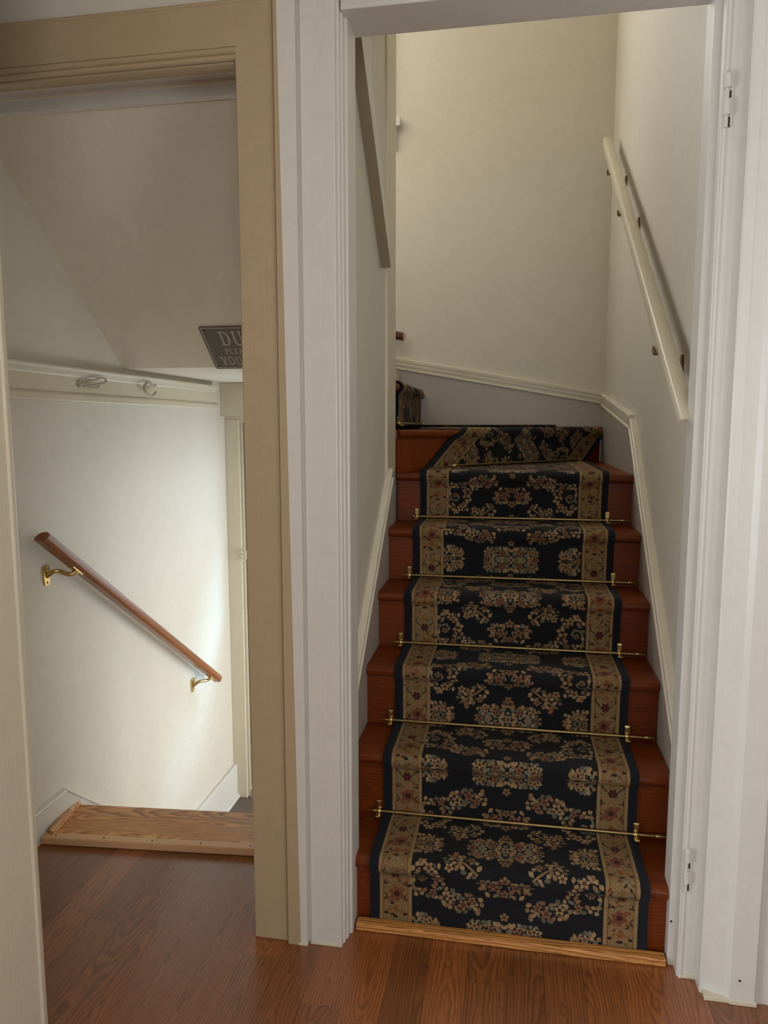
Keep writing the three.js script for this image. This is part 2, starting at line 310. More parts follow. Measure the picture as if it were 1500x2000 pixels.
// head of the stair doorway
struct('trim_3', [mbox(0.045, 0.99, 2.29, 2.40, -0.03, 0.095, 0.003), mbox(-0.05, 1.05, 2.31, 2.42, 0.09, 0.116, 0.003)], M.white);
// right jamb and casing of the stair doorway
{
  const t = struct('trim_4', [mbox(0.861, 0.93, 0, 2.31, -0.04, 0.03, 0.003), mbox(0.8755, 0.99, 0, 2.32, 0.0, 0.069, 0.002)], M.white);
  mesh('bead', [tube([V3(0.8835, 0, 0.0685), V3(0.8835, 2.31, 0.0685)], 0.005, 2, 10)], M.white, t);
  mesh('casing', prism([[0.919, 0.03], [0.919, 0.110], [0.923, 0.1135], [0.940, 0.117], [0.944, 0.121], [0.968, 0.128], [0.977, 0.135], [0.98, 0.137], [1.034, 0.1385], [1.038, 0.134], [1.038, 0.03]], V3(0, 0, 0), V3(0, 2.42, 0), V3(1, 0, 0), V3(0, 0, 1), 0.35), M.white, t);
  for (const [x, y, z] of [[0.8665, 0.118, 0.0302], [1.0, 0.062, 0.1378]]) mesh('nail_hole', lathe([[0, 0.0006], [0.0028, 0.0004], [0.0032, 0]], 8, V3(x, y, z), V3(0, 0, 1)), M.nail, t);
  mesh('caulk', [mbox(0.862, 0.876, 0, 0.01, 0.0, 0.0325, 0.002), mbox(0.884, 0.921, 0, 0.009, 0.0, 0.0735, 0.002), mbox(0.924, 0.98, 0, 0.012, 0.05, 0.137, 0.002), mbox(0.98, 1.04, 0, 0.012, 0.05, 0.1405, 0.002)], M.cream, t);
}
// rounded wall end beside the camera
{
  const t = struct('trim_5', mbox(-0.70, -0.533, 0, HALLTOP, 0.505, 0.80, 0.012), M.cream);
  mesh('bead', tube([V3(-0.5345, 0, 0.528), V3(-0.5345, 2.49, 0.528)], 0.006, 2, 10), M.cream, t);
}

// ---------------------------------------------------------------- skirtings
const beadProfile = [[0, -0.0105], [0, 0.006], [0.003, 0.010], [0.009, 0.010], [0.012, 0.005], [0.013, -0.005], [0.024, -0.005], [0.0245, 0.007], [0.038, 0.009], [0.039, 0.003], [0.042, 0.003], [0.043, 0.010], [0.057, 0.012], [0.061, 0.008], [0.061, -0.0105]];
const sl = 0.89;
{
  // right: board under a sloped moulding that eases at the turn
  const yb = (z) => 0.309 - sl * z, z1 = -1.155;
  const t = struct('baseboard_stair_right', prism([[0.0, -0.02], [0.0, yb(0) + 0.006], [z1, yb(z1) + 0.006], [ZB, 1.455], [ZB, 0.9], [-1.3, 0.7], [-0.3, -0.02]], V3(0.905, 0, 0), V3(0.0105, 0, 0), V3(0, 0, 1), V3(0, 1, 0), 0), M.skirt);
  const A = V3(0, 1, -0).set(0, 1, 0), dn = V3(0, -sl, 1).normalize(), up = V3(0, 1, sl).normalize();
  const c0 = V3(0.905, yb(0), 0), L = Math.abs(z1) / dn.z;
  mesh('cap_moulding', prism(beadProfile, c0.clone().addScaledVector(dn, -L), dn.clone().multiplyScalar(L), up, V3(-1, 0, 0), 0.4), M.moulding, t);
  const q0 = V3(0.905, 1.455, ZB), q1 = V3(0.905, yb(z1), z1), d2 = q1.clone().sub(q0), up2 = V3(0, -d2.z, d2.y).normalize(); if (up2.y < 0) up2.negate();
  mesh('cap_moulding', prism(beadProfile, q0, d2.multiplyScalar(1.008), up2, V3(-1, 0, 0), 0.4), M.moulding, t);
}
{
  const yb = (z) => 0.345 - sl * z, z1 = -0.905;
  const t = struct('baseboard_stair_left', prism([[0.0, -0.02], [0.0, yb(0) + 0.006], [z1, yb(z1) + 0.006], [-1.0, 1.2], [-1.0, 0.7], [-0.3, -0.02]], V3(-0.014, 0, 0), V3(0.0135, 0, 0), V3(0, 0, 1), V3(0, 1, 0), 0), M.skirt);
  const dn = V3(0, -sl, 1).normalize(), up = V3(0, 1, sl).normalize(), L = Math.abs(z1) / dn.z;
  mesh('cap_moulding', prism(beadProfile, V3(-0.001, yb(0), 0).addScaledVector(dn, -L), dn.clone().multiplyScalar(L), up, V3(1, 0, 0), 0.4), M.moulding, t);
}
{
  const s2 = -0.179, y = (x) => 1.525 + s2 * (x - 0.9);
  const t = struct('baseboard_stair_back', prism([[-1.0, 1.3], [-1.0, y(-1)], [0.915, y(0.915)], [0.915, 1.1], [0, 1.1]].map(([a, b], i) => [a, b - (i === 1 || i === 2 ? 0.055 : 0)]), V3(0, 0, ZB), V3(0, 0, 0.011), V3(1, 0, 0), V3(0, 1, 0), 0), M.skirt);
  const d = V3(1, s2, 0), up = V3(-s2, 1, 0).normalize();
  mesh('cap_moulding', prism(beadProfile, V3(-1.0, y(-1) - 0.062, ZB + 0.011), d.multiplyScalar(1.91), up, V3(0, 0, 1), 0.4), M.moulding, t);
}
{
  // lower stair: level piece, sloped string, level piece by the door
  const x = LW, D = V3(0.017, 0, 0), slp = 0.82;
  const t = struct('baseboard_left', prism([[0.5, 0], [0.5, 0.105], [-0.325, 0.105], [-1.12, 0.105 - slp * 0.795], [-1.12, -0.73], [-0.9, -0.73], [-0.42, 0]], V3(x, 0, 0), D, V3(0, 0, 1), V3(0, 1, 0), 0), M.white);
  const cap = [[0, 0], [0, 0.018], [0.004, 0.021], [0.009, 0.019], [0.012, 0]];
  mesh('cap_bead', prism(cap, V3(x, 0.103, -0.325), V3(0, 0, 0.82), V3(0, 1, 0), V3(1, 0, 0)), M.white, t);
  const d = V3(0, slp, 1).normalize(), up = V3(0, 1, -slp).normalize();
  mesh('cap_bead', prism(cap, V3(x, 0.103, -0.325), d.multiplyScalar(-1.03), up, V3(1, 0, 0)), M.white, t);
  mesh('lower_board', [mbox(x, x + 0.02, -0.73, -0.535, ZW, -1.1, 0.005)], M.white, t);
  mesh('shoe', tube([V3(x + 0.022, -0.722, ZW + 0.01), V3(x + 0.022, -0.722, -1.1)], 0.012, 8, 10), M.white, t);
}

// ---------------------------------------------------------------- staircase
const stairs = thing('staircase', 'reddish-brown varnished wooden staircase that turns left at its top', 'staircase', [0.452, 0, 0]);
const nose = (() => { const a = []; for (let i = 0; i <= 8; i++) { const t = -Math.PI / 2 + i / 8 * Math.PI; a.push([Math.cos(t) * TT / 2, Math.sin(t) * TT / 2]); } return a; })();
for (let k = 1; k <= 5; k++) {
  const zf = rz(k) + NOSE - TT / 2, y = k * R - TT / 2, zb = rz(k + 1) - 0.02;
  const g = prism([...nose.map(([a, b]) => [a, b]), [zb - zf, TT / 2], [zb - zf, -TT / 2]], V3(0.001, y, zf), V3(W - 0.002, 0, 0), V3(0, 0, 1), V3(0, 1, 0), 0.6);
  part('tread', local(stairs, wood(g, 'x')), M.stair, stairs);
}
for (let k = 1; k <= 6; k++) part('riser', local(stairs, wood(box(0.001, W - 0.001, (k - 1) * R + (k === 1 ? 0.001 : 0), k * R - TT, rz(k) - 0.018, rz(k)), 'x')), M.stair, stairs);
{
  // winders
  const zf = rz(6) + NOSE - TT / 2, y = 6 * R - TT / 2;
  const front = prism([...nose, [-0.01, TT / 2], [-0.01, -TT / 2]], V3(0.001, y, zf), V3(W - 0.002, 0, 0), V3(0, 0, 1), V3(0, 1, 0), 0.6);
  const top = prism([[0.001, zf - 0.005], [W - 0.001, zf - 0.005], [W - 0.001, ZB + 0.012], [0.001, -1.05]], V3(0, y - TT / 2, 0), V3(0, TT, 0), V3(1, 0, 0), V3(0, 0, 1), 0);
  part('tread', local(stairs, [wood(front, 'x'), wood(top, 'x')]), M.stair, stairs);
  const r7 = P7.clone(), len = 1.36, ht = Y7 - TT - 6 * R;
  part('riser', local(stairs, wood(prism([[0, 0], [-0.016, 0], [-0.016, ht], [0, ht]], V3(r7.x, 6 * R, r7.z), E7.clone().multiplyScalar(len), O7, V3(0, 1, 0), 0), 'x')), M.stair, stairs);
  const y7 = Y7 - TT / 2, nz = O7.clone().multiplyScalar(NOSE - TT / 2);
  const f7 = prism([...nose, [-0.01, TT / 2], [-0.01, -TT / 2]], V3(r7.x + nz.x, y7, r7.z + nz.z), E7.clone().multiplyScalar(len - 0.01), O7, V3(0, 1, 0), 0.6);
  const t7 = prism([[0.0, -1.046], [0.9, -2.075], [0.9, -2.099], [-0.04, -2.099], [-0.04, -1.036]], V3(0, y7 - TT / 2, 0), V3(0, TT, 0), V3(1, 0, 0), V3(0, 0, 1), 0);
  part('tread', local(stairs, [wood(f7, 'x'), wood(t7, 'x')]), M.stair, stairs);
  part('riser', local(stairs, wood(box(-0.053, -0.035, Y7, Y8 - TT, ZB + 0.012, -1.032), 'z')), M.stair, stairs);
  const g8 = prism([...nose, [-0.2, TT / 2], [-0.2, -TT / 2]], V3(-0.035 + NOSE - TT / 2, Y8 - TT / 2, ZB + 0.012), V3(0, 0, 1.056), V3(1, 0, 0), V3(0, 1, 0), 0.6);
  part('tread', local(stairs, wood(g8, 'z')), M.stair, stairs);
  part('riser', local(stairs, wood(box(-0.228, -0.21, Y8, Y8 + 0.155, ZB + 0.012, -1.032), 'z')), M.stair, stairs);
  part('tread', local(stairs, wood(box(-1.05, -0.2, Y8 + 0.155, Y8 + 0.19, ZB + 0.012, -1.032, 0.01), 'z')), M.stair, stairs);
}

// ---------------------------------------------------------------- stair runner
const RX0 = 0.093, RX1 = 0.815, CT = 0.009, PER = 0.59;
function runnerTexture() {
  const S = 1400, w = Math.round((RX1 - RX0) * S), h = Math.round(PER * S), cv = document.createElement('canvas'); cv.width = w; cv.height = h;
  const c = cv.getContext('2d'), keep = seed; seed = 909;
  c.fillStyle = 'rgb(9,12,22)'; c.fillRect(0, 0, w, h);
  const cream = 'rgb(178,150,110)', tan = 'rgb(154,124,86)', green = 'rgb(110,108,88)', rust = 'rgb(128,70,42)', pink = 'rgb(148,108,80)', dark = 'rgb(40,26,20)', maroon = 'rgb(84,32,24)', pale = 'rgb(132,130,114)';
  const dot = (x, y, rx, ry, a, f) => { c.save(); c.translate(x, y); c.rotate(a); c.beginPath(); c.ellipse(0, 0, rx, ry, 0, 0, 7); c.fillStyle = f; c.fill(); c.restore(); };
  const leaf = (x, y, len, wid, a, f) => { c.save(); c.translate(x, y); c.rotate(a); c.beginPath(); c.moveTo(0, 0); c.lineTo(len * 0.35, wid * 0.62); c.quadraticCurveTo(len * 0.7, wid * 0.6, len, 0); c.lineTo(len * 0.6, -wid * 0.6); c.quadraticCurveTo(len * 0.25, -wid * 0.55, 0, 0); c.fillStyle = f; c.fill(); c.restore(); };
  const flower = (x, y, r, n, f, mid, turn = 0) => { for (let i = 0; i < n; i++) { const a = turn + i / n * Math.PI * 2; dot(x + Math.cos(a) * r * 0.62, y + Math.sin(a) * r * 0.62, r * 0.42, r * 0.33, a, f); } dot(x, y, r * 0.36, r * 0.36, 0, dark); dot(x, y, r * 0.24, r * 0.24, 0, mid); };
  const stem = (pts, wd, f) => { c.beginPath(); c.moveTo(...pts[0]); for (let i = 1; i < pts.length; i++) c.lineTo(...pts[i]); c.lineWidth = wd; c.strokeStyle = f; c.lineCap = 'round'; c.lineJoin = 'round'; c.stroke(); };
  const mid = 0.3605;                                // centre line of the field, metres from the left edge
  // everything below is drawn in metres, once upright and once mirrored along the runner
  const field = () => {
    const hues = [cream, cream, tan, cream, tan, pale, green, pink, tan, cream];
    // petals packed into an outline given as inside(d, y): d from the centre line, mirrored to both sides
    const fill = (inside, d0, d1, y0, y1, step, mix = hues) => {
      for (let y = y0, j = 0; y <= y1; y += step * 0.86, j++) for (let d = d0 + (j & 1) * step / 2; d <= d1; d += step) {
        const q = d + (rnd() - 0.5) * step * 0.5, w = y + (rnd() - 0.5) * step * 0.5; if (!inside(q, w)) continue;
        const a = rnd() * 6.28, f = mix[Math.floor(rnd() * mix.length)], len = 0.0145 + rnd() * 0.007, wid = 0.0085 + rnd() * 0.0035;
        for (const sg of [1, -1]) leaf(mid + sg * (q - Math.cos(a) * len / 2), w - Math.sin(a) * len / 2, len, wid, sg > 0 ? a : Math.PI - a, f);
      }
    };
    const bloom = (d, y, r, f, m) => { for (const sg of d ? [1, -1] : [1]) { dot(mid + sg * d, y, r * 0.95, r * 0.85, 0, 'rgb(22,19,24)'); flower(mid + sg * d, y, r * 0.86, 5, f, m, sg * 0.3); } };
    const twig = (pts, w, f) => { for (const sg of [1, -1]) stem(pts.map(([d, y]) => [mid + sg * d, y]), w, f); };
    for (const v of [0, 0.295]) {
      fill((d, y) => { const w = Math.abs(y - v); return w < 0.05 - 1.1 * d * d && d < 0.102 || w < 0.088 - d * 2.2; }, 0.004, 0.102, v - 0.09, v + 0.09, 0.0142);
      fill((d, y) => d > 0.172 && Math.abs(y - v) < 0.05 - (d < 0.19 ? 0.012 : 0), 0.176, 0.246, v - 0.052, v + 0.052, 0.0142);
      for (const t of [1, -1]) { bloom(0, v + t * 0.062, 0.0145, tan, rust); bloom(0.034, v + t * 0.022, 0.0145, pink, rust); bloom(0.078, v + t * 0.03, 0.0135, cream, rust); bloom(0.208, v + t * 0.026, 0.014, cream, pink); }
      bloom(0, v, 0.016, cream, rust); bloom(0.09, v, 0.0125, pink, maroon); bloom(0.236, v, 0.0125, tan, rust);
    }
    fill((d, y) => { const e = (d - 0.118) / 0.066, g = (y - 0.092 - 0.12 * (d - 0.118)) / 0.034; return e * e + g * g < 0.72 + rnd() * 0.5; }, 0.05, 0.19, 0.05, 0.135, 0.015);
    bloom(0.108, 0.085, 0.018, pink, rust); bloom(0.142, 0.1, 0.0165, cream, maroon); bloom(0.085, 0.1, 0.0145, pink, rust);
    fill((d, y) => { const e = (d - 0.03) / 0.042, g = (y - 0.152) / 0.036; return e * e + g * g < 1 && Math.hypot(d, y - 0.157) > 0.012; }, 0.004, 0.08, 0.11, 0.195, 0.0155);
    bloom(0.03, 0.15, 0.018, pink, rust); bloom(0, 0.182, 0.0165, tan, rust); bloom(0, 0.128, 0.0135, pink, rust); bloom(0.058, 0.16, 0.0125, cream, rust);
    twig([[0.072, 0.193], [0.105, 0.219], [0.15, 0.249]], 0.0062, tan);
    fill((d, y) => { const u = (d - 0.11) * 0.81 + (y - 0.222) * 0.585, w = -(d - 0.11) * 0.585 + (y - 0.222) * 0.81; return Math.abs(u) < 0.05 && Math.abs(w) > 0.007 && Math.abs(w) < 0.02 + rnd() * 0.016; }, 0.06, 0.17, 0.17, 0.28, 0.015);
    bloom(0.146, 0.205, 0.0145, cream, rust); bloom(0.088, 0.235, 0.0125, tan, rust);
    twig([[0.238, 0.112], [0.246, 0.14], [0.236, 0.165], [0.216, 0.172], [0.205, 0.156], [0.218, 0.142]], 0.0058, pale);
    fill((d, y) => { const r = Math.hypot(d - 0.212, (y - 0.155) * 0.8); return d < 0.247 && (r > 0.026 && r < 0.046 + rnd() * 0.012); }, 0.165, 0.247, 0.09, 0.225, 0.015);
    bloom(0.2, 0.2, 0.0165, cream, rust); bloom(0.222, 0.15, 0.011, tan, maroon); bloom(0.19, 0.112, 0.0125, pink, rust);
  };
  for (const rep of [-1, 0, 1]) for (const s of [1, -1]) { seed = 4242; c.save(); c.scale(S, S); c.translate(0, rep * PER + (s < 0 ? 0 : 0)); if (s < 0) c.scale(1, -1); c.beginPath(); c.rect(0.1, -0.001, 0.55, 0.296); c.clip(); field(); c.restore(); }
  // borders
  for (const [u0, u1, flip] of [[0.026, 0.114, 1], [0.613, 0.698, -1]]) {
    c.save(); c.scale(S, S);
    c.fillStyle = 'rgb(156,128,86)'; c.fillRect(u0, 0, u1 - u0, PER);
    c.fillStyle = 'rgb(170,142,98)'; c.fillRect(u0, 0, 0.009, PER); c.fillRect(u1 - 0.009, 0, 0.009, PER);
    c.fillStyle = 'rgb(120,84,48)'; c.fillRect(u0 + 0.0095, 0, 0.0022, PER); c.fillRect(u1 - 0.0115, 0, 0.0022, PER);
    const m = (u0 + u1) / 2, P3 = PER / 3;
    for (let i = -1; i < 4; i++) {
      const y = i * P3 + 0.04;
      for (const s of [1, -1]) {
        const X = (d) => m + s * d;
        stem([[X(0.026), y - 0.03], [X(0.031), y - 0.018], [X(0.022), y - 0.012], [X(0.014), y - 0.002]], 0.0032, dark); stem([[X(0.028), y + 0.022], [X(0.031), y + 0.034], [X(0.02), y + 0.03]], 0.003, dark);
        dot(X(0.02), y + 0.004, 0.011, 0.007, s * 0.6, 'rgb(142,134,96)'); dot(X(0.018), y - 0.022, 0.010, 0.006, -s * 0.5, 'rgb(150,138,98)'); dot(X(0.024), y + 0.075, 0.008, 0.005, s * 0.3, 'rgb(140,92,58)');
        stem([[X(0.03), y + 0.06], [X(0.024), y + 0.068], [X(0.03), y + 0.08]], 0.0028, dark); leaf(X(0.004), y + 0.105, 0.024, 0.006, s > 0 ? 0.3 : Math.PI - 0.3, 'rgb(150,104,60)'); dot(X(0.026), y + 0.118, 0.006, 0.004, 0, dark);
      }
      for (let k = 0; k < 26; k++) { const q = (rnd() - 0.5) * 0.06, w = y + (rnd() - 0.5) * P3, a = rnd() * 6.28; leaf(m + q, w, 0.012 + rnd() * 0.006, 0.0045 + rnd() * 0.003, a, ['rgb(134,124,92)', 'rgb(118,84,52)', 'rgb(124,72,50)', 'rgb(140,132,104)', 'rgb(58,36,26)', 'rgb(146,112,70)'][Math.floor(rnd() * 6)]); }
      flower(m, y, 0.014, 6, maroon, rust); dot(m, y - 0.03, 0.012, 0.006, 0, 'rgb(140,112,70)'); flower(m + 0.003 * flip, y + 0.06, 0.02, 6, 'rgb(128,76,50)', maroon, 0.4); dot(m - 0.012, y + 0.078, 0.012, 0.006, 0.3, 'rgb(142,92,68)'); dot(m + 0.013, y + 0.046, 0.012, 0.006, -0.3, 'rgb(138,88,62)');
      dot(m, y + 0.105, 0.007, 0.012, 0, 'rgb(150,92,44)'); dot(m, y + 0.126, 0.008, 0.004, 0, dark); dot(m + 0.01, y + 0.14, 0.01, 0.006, 0.5, 'rgb(148,140,104)'); dot(m - 0.01, y + 0.14, 0.01, 0.006, -0.5, 'rgb(148,140,104)');
    }
    c.restore();
  }
  // yarn: every few pixels its own tone
  const im = c.getImageData(0, 0, w, h), d = im.data, row = new Float32Array(w);
  for (let y = 0; y < h; y++) for (let x = 0; x < w; x++) { if (y % 3 === 0 && x % 2 === 0) row[x] = row[x + 1] = 0.8 + rnd() * 0.36; const k = row[x] * (0.95 + rnd() * 0.1), i = (y * w + x) * 4; for (let q = 0; q < 3; q++) d[i + q] = Math.min(255, d[i + q] * k); }
  c.putImageData(im, 0, 0); seed = keep;
  const t = new THREE.CanvasTexture(cv); t.colorSpace = THREE.SRGBColorSpace; t.wrapS = t.wrapT = THREE.RepeatWrapping; return t;
}
const runTex = runnerTexture();
const pileBump = dataTex(512, 512, (x, y, c) => { c[0] = c[1] = c[2] = 90 + rnd() * 130; });
pileBump.repeat.set(3, 3);
M.pile = new THREE.MeshPhysicalMaterial({ map: runTex, color: new THREE.Color(0.76, 0.72, 0.68), roughness: 0.95, bumpMap: pileBump, bumpScale: 0.002, sheen: 0.15, sheenRoughness: 0.7 });
M.binding = new THREE.MeshPhysicalMaterial({ color: sRGB(11, 15, 31), roughness: 0.92, bumpMap: pileBump, bumpScale: 0.002, sheen: 0.1, sheenRoughness: 0.6, sheenColor: new THREE.Color(0.3, 0.35, 0.5) });
// a cloth strip: columns of points {p, v} turned into a slab of thickness th
function strip(cols, us, th) {
  const n = cols.length, m = cols[0].length, top = [], uv = [];
  for (let i = 0; i < n; i++) for (let j = 0; j < m; j++) top.push(cols[i][j].p);
  const nor = top.map((_, k) => {
    const i = Math.floor(k / m), j = k % m, a = cols[Math.min(i + 1, n - 1)][j].p.clone().sub(cols[Math.max(i - 1, 0)][j].p), b = cols[i][Math.min(j + 1, m - 1)].p.clone().sub(cols[i][Math.max(j - 1, 0)].p);
    return a.cross(b).normalize();
  });
  const pos = [], nn = [], idx = [];
  for (const side of [0, 1]) for (let k = 0; k < top.length; k++) {
    const p = top[k].clone().addScaledVector(nor[k], side ? -th : 0); pos.push(p.x, p.y, p.z); const s = side ? -1 : 1; nn.push(nor[k].x * s, nor[k].y * s, nor[k].z * s);
    uv.push(us[Math.floor(k / m)], cols[Math.floor(k / m)][k % m].v);
  }
  const N = top.length, quad = (a, b, c, d) => idx.push(a, b, c, a, c, d);
  for (let i = 0; i < n - 1; i++) for (let j = 0; j < m - 1; j++) { const a = i * m + j, b = a + m, c = b + 1, d = a + 1; quad(a, b, c, d); quad(N + a, N + d, N + c, N + b); }
  for (let j = 0; j < m - 1; j++) { quad(j, j + 1, N + j + 1, N + j); const a = (n - 1) * m + j; quad(a, N + a, N + a + 1, a + 1); }
  for (let i = 0; i < n - 1; i++) { const a = i * m; quad(a, N + a, N + a + m, a + m); const b = a + m - 1; quad(b, b + m, N + b + m, N + b); }
  const g = new THREE.BufferGeometry(); g.setAttribute('position', new THREE.Float32BufferAttribute(pos, 3)); g.setAttribute('normal', new THREE.Float32BufferAttribute(nn, 3)); g.setAttribute('uv', new THREE.Float32BufferAttribute(uv, 2)); g.setIndex(idx);
  return plain(g);
}
// outline of one step in (outwards, up), from the riser's foot to the next riser: the cloth's outer face
function stepOutline(h, depth, y0) {
  const o = CT + 0.002, r = TT / 2 + 0.008, cy = h - TT / 2 + 0.002, cx = NOSE - TT / 2, a = [];
  for (let i = 0; i <= 5; i++) a.push([o - 0.001 * Math.sin(i / 5 * Math.PI), y0 + (cy - r - 0.012 - y0) * i / 5]);
  a.push([o + 0.002, cy - r - 0.004]);
  for (let i = 1; i <= 10; i++) { const t = -Math.PI / 2 + 0.35 + (i / 10) * (Math.PI - 0.35); a.push([cx + Math.cos(t) * (r + 0.002), cy + Math.sin(t) * r]); }
  const yt = h + CT;
  if (depth !== null) for (let i = 1; i <= 5; i++) a.push([cx - 0.012 + (-depth + o - (cx - 0.012)) * i / 5, yt + (i === 5 ? 0.002 : 0.0015 * Math.sin(i / 5 * 3))]);
  return a;
}
function lowerPath(x) {
  const out = []; let v = 0, last = null;
  const put = (p) => { if (last) v += p.distanceTo(last); last = p; out.push({ p, v: (v + 0.012) / PER }); };
  for (let k = 1; k <= 5; k++) stepOutline(R, RUN, k === 1 ? 0.012 : CT + 0.004).forEach(([a, b]) => put(V3(x, (k - 1) * R + b, rz(k) + a)));
  const z7 = P7.z + (x / E7.x) * E7.z, o7 = (CT + 0.002) / O7.z;
  stepOutline(R, rz(6) - z7 - o7 + CT + 0.002, CT + 0.004).forEach(([a, b]) => put(V3(x, 5 * R + b, rz(6) + a)));
  // fold up the turning riser: the cloth keeps its own direction, so it slants along the riser
  const foot = last.clone(), k = -E7.z / O7.z, yy = 6 * R, o = stepOutline(Y7 - yy, 0.14, CT + 0.004); let s = 0, prev = o[0];
  const base = V3(x, 0, z7);
  o.forEach((q) => { s += Math.hypot(q[0] - prev[0], q[1] - prev[1]); prev = q; put(base.clone().addScaledVector(O7, q[0]).addScaledVector(E7, s * k).add(V3(0, yy + q[1], 0))); });
  return out;
}
const runner = thing('stair_runner', 'navy blue stair carpet runner with floral medallions and beige floral borders', 'carpet', [0.454, 0, 0]);
const range = (a, b, n) => [...Array(n + 1)].map((_, i) => a + (b - a) * i / n);
{
  const xs = range(RX0 + 0.024, RX1 - 0.022, 14), cols = xs.map(lowerPath);
  part('pile', local(runner, strip(cols, xs.map((x) => (x - RX0) / (RX1 - RX0)), CT)), M.pile, runner);
  for (const [a, b] of [[RX0, RX0 + 0.026], [RX1 - 0.024, RX1]]) {
    const bx = range(a, b, 4), hump = [0, 0.0022, 0.003, 0.0022, 0];
    const bc = bx.map((x, i) => { const c = lowerPath(x); return c.map((q, j) => { const b2 = c[Math.min(j + 1, c.length - 1)].p.clone().sub(c[Math.max(j - 1, 0)].p); const n = V3(1, 0, 0).cross(b2).normalize(); return { p: q.p.clone().addScaledVector(n, hump[i]), v: q.v * 8 }; }); });
    part('edge_binding', local(runner, strip(bc, bx.map((x) => x * 10), CT + 0.001)), M.binding, runner);
  }
}
{
  // second length: crosses the turning tread and climbs the flight to the left
  const Z0 = -1.215, Z1 = -1.937;
  const upPath = (z, lift = 0) => {
    const out = []; let v = 0, last = null; const put = (p) => { if (last) v += p.distanceTo(last); last = p; out.push({ p, v: v / PER }); };
    const xl = Math.min(0.66, (P7.z - z) / -E7.z * E7.x - 0.005), xr = -0.035 + CT + 0.002;
    for (let i = 0; i <= 8; i++) put(V3(xl + (xr - xl) * i / 8, Y7 + CT + 0.0095 + lift, z));
    stepOutline(Y8 - Y7, 0.11, CT + 0.012).forEach(([a, b]) => put(V3(-0.035 + a + lift, Y7 + b + lift, z)));
    return out;
  };
  const zs = range(Z0 - 0.024, Z1 + 0.022, 12);
  part('pile', local(runner, strip(zs.map((z) => upPath(z)), zs.map((z) => (Z0 - z) / 0.722), CT)), M.pile, runner);
  for (const [a, b] of [[Z0, Z0 - 0.026], [Z1 + 0.024, Z1]]) { const zz = range(a, b, 4); part('edge_binding', local(runner, strip(zz.map((z, i) => upPath(z, [0, 0.0015, 0.002, 0.0015, 0][i])), zz.map((z) => z * 10), CT)), M.binding, runner); }
}

// ---------------------------------------------------------------- stair rods
const finial = [[0, 0], [0.0026, 0.001], [0.002, 0.006], [0.0042, 0.009], [0.002, 0.012], [0.0064, 0.0155], [0.0064, 0.017], [0.0025, 0.0185], [0.0075, 0.021], [0.0075, 0.023], [0.0055, 0.025], [0.0055, 0.03]];
const ordinal = ['first', 'second', 'third', 'fourth', 'fifth', 'sixth', 'seventh'];
function stairRod(a, b, t0, t1, out, label) {       // a to b: ends of the rod; t0, t1: distance of the two brackets from a
  const d = b.clone().sub(a), L = d.length(), u = d.clone().normalize(), c = a.clone().add(b).multiplyScalar(0.5);
  const o = thing('stair_rod', label, 'stair rod', c.toArray(), 'brass stair rods');
  part('rod', local(o, rodBetween(a.clone().addScaledVector(u, 0.026), b.clone().addScaledVector(u, -0.026), 0.0051)), M.rodBrass, o);
  part('finial', local(o, lathe(finial, 12, a, u)), M.brass, o);
  part('finial', local(o, lathe(finial, 12, b, u.clone().negate())), M.brass, o);
  for (const t of [t0, t1]) {
    const p = a.clone().addScaledVector(u, t), up = V3(0, 1, 0), w = u.clone().multiplyScalar(0.013);
    const q = p.clone().addScaledVector(w, -0.5), back = out.clone().multiplyScalar(-0.0048);
    const g = [
      prism([[0, -0.007], [0.003, -0.007], [0.003, 0.028], [0.0018, 0.032], [0, 0.032]], q.clone().add(back), w, out, up, 0),
      prism([[0, -0.0085], [0.026, -0.0085], [0.028, -0.0075], [0.026, -0.005], [0, -0.005]], q.clone().add(back), w, out, up, 0),
      lathe([[0.0052, -0.0065], [0.009, -0.0065], [0.0096, 0], [0.009, 0.0065], [0.0052, 0.0065]], 14, p, u),
      lathe([[0, 0.0012], [0.0022, 0.001], [0.0028, 0]], 8, p.clone().add(back).addScaledVector(up, 0.024).addScaledVector(out, 0.0022), out),
    ];
    part('bracket', local(o, g), M.brass, o);
  }
}
const place = ['resting on the lowest tread above the oak threshold', 'across the second tread of the runner', 'across the third tread of the runner', 'across the fourth tread, midway up the flight', 'across the fifth tread, just below the turn'];
for (let k = 1; k <= 5; k++) stairRod(V3(0.05, k * R + CT + 0.0105, rz(k + 1) + 0.0195), V3(0.895, k * R + CT + 0.0105, rz(k + 1) + 0.0195), 0.030, 0.764, V3(0, 0, 1), 'thin brass stair rod ' + place[k - 1]);
stairRod(P7.clone().addScaledVector(E7, 0.27).addScaledVector(O7, 0.02).setY(6 * R + CT + 0.008), P7.clone().addScaledVector(E7, 1.19).addScaledVector(O7, 0.02).setY(6 * R + CT + 0.008), 0.03, 0.89, O7, 'skewed brass stair rod at the foot of the turning step');
stairRod(V3(-0.012, Y7 + CT + 0.016, -1.115), V3(-0.012, Y7 + CT + 0.016, -2.03), 0.04, 0.85, V3(1, 0, 0), 'brass stair rod seen end-on beside the left wall, at the highest carpeted riser');

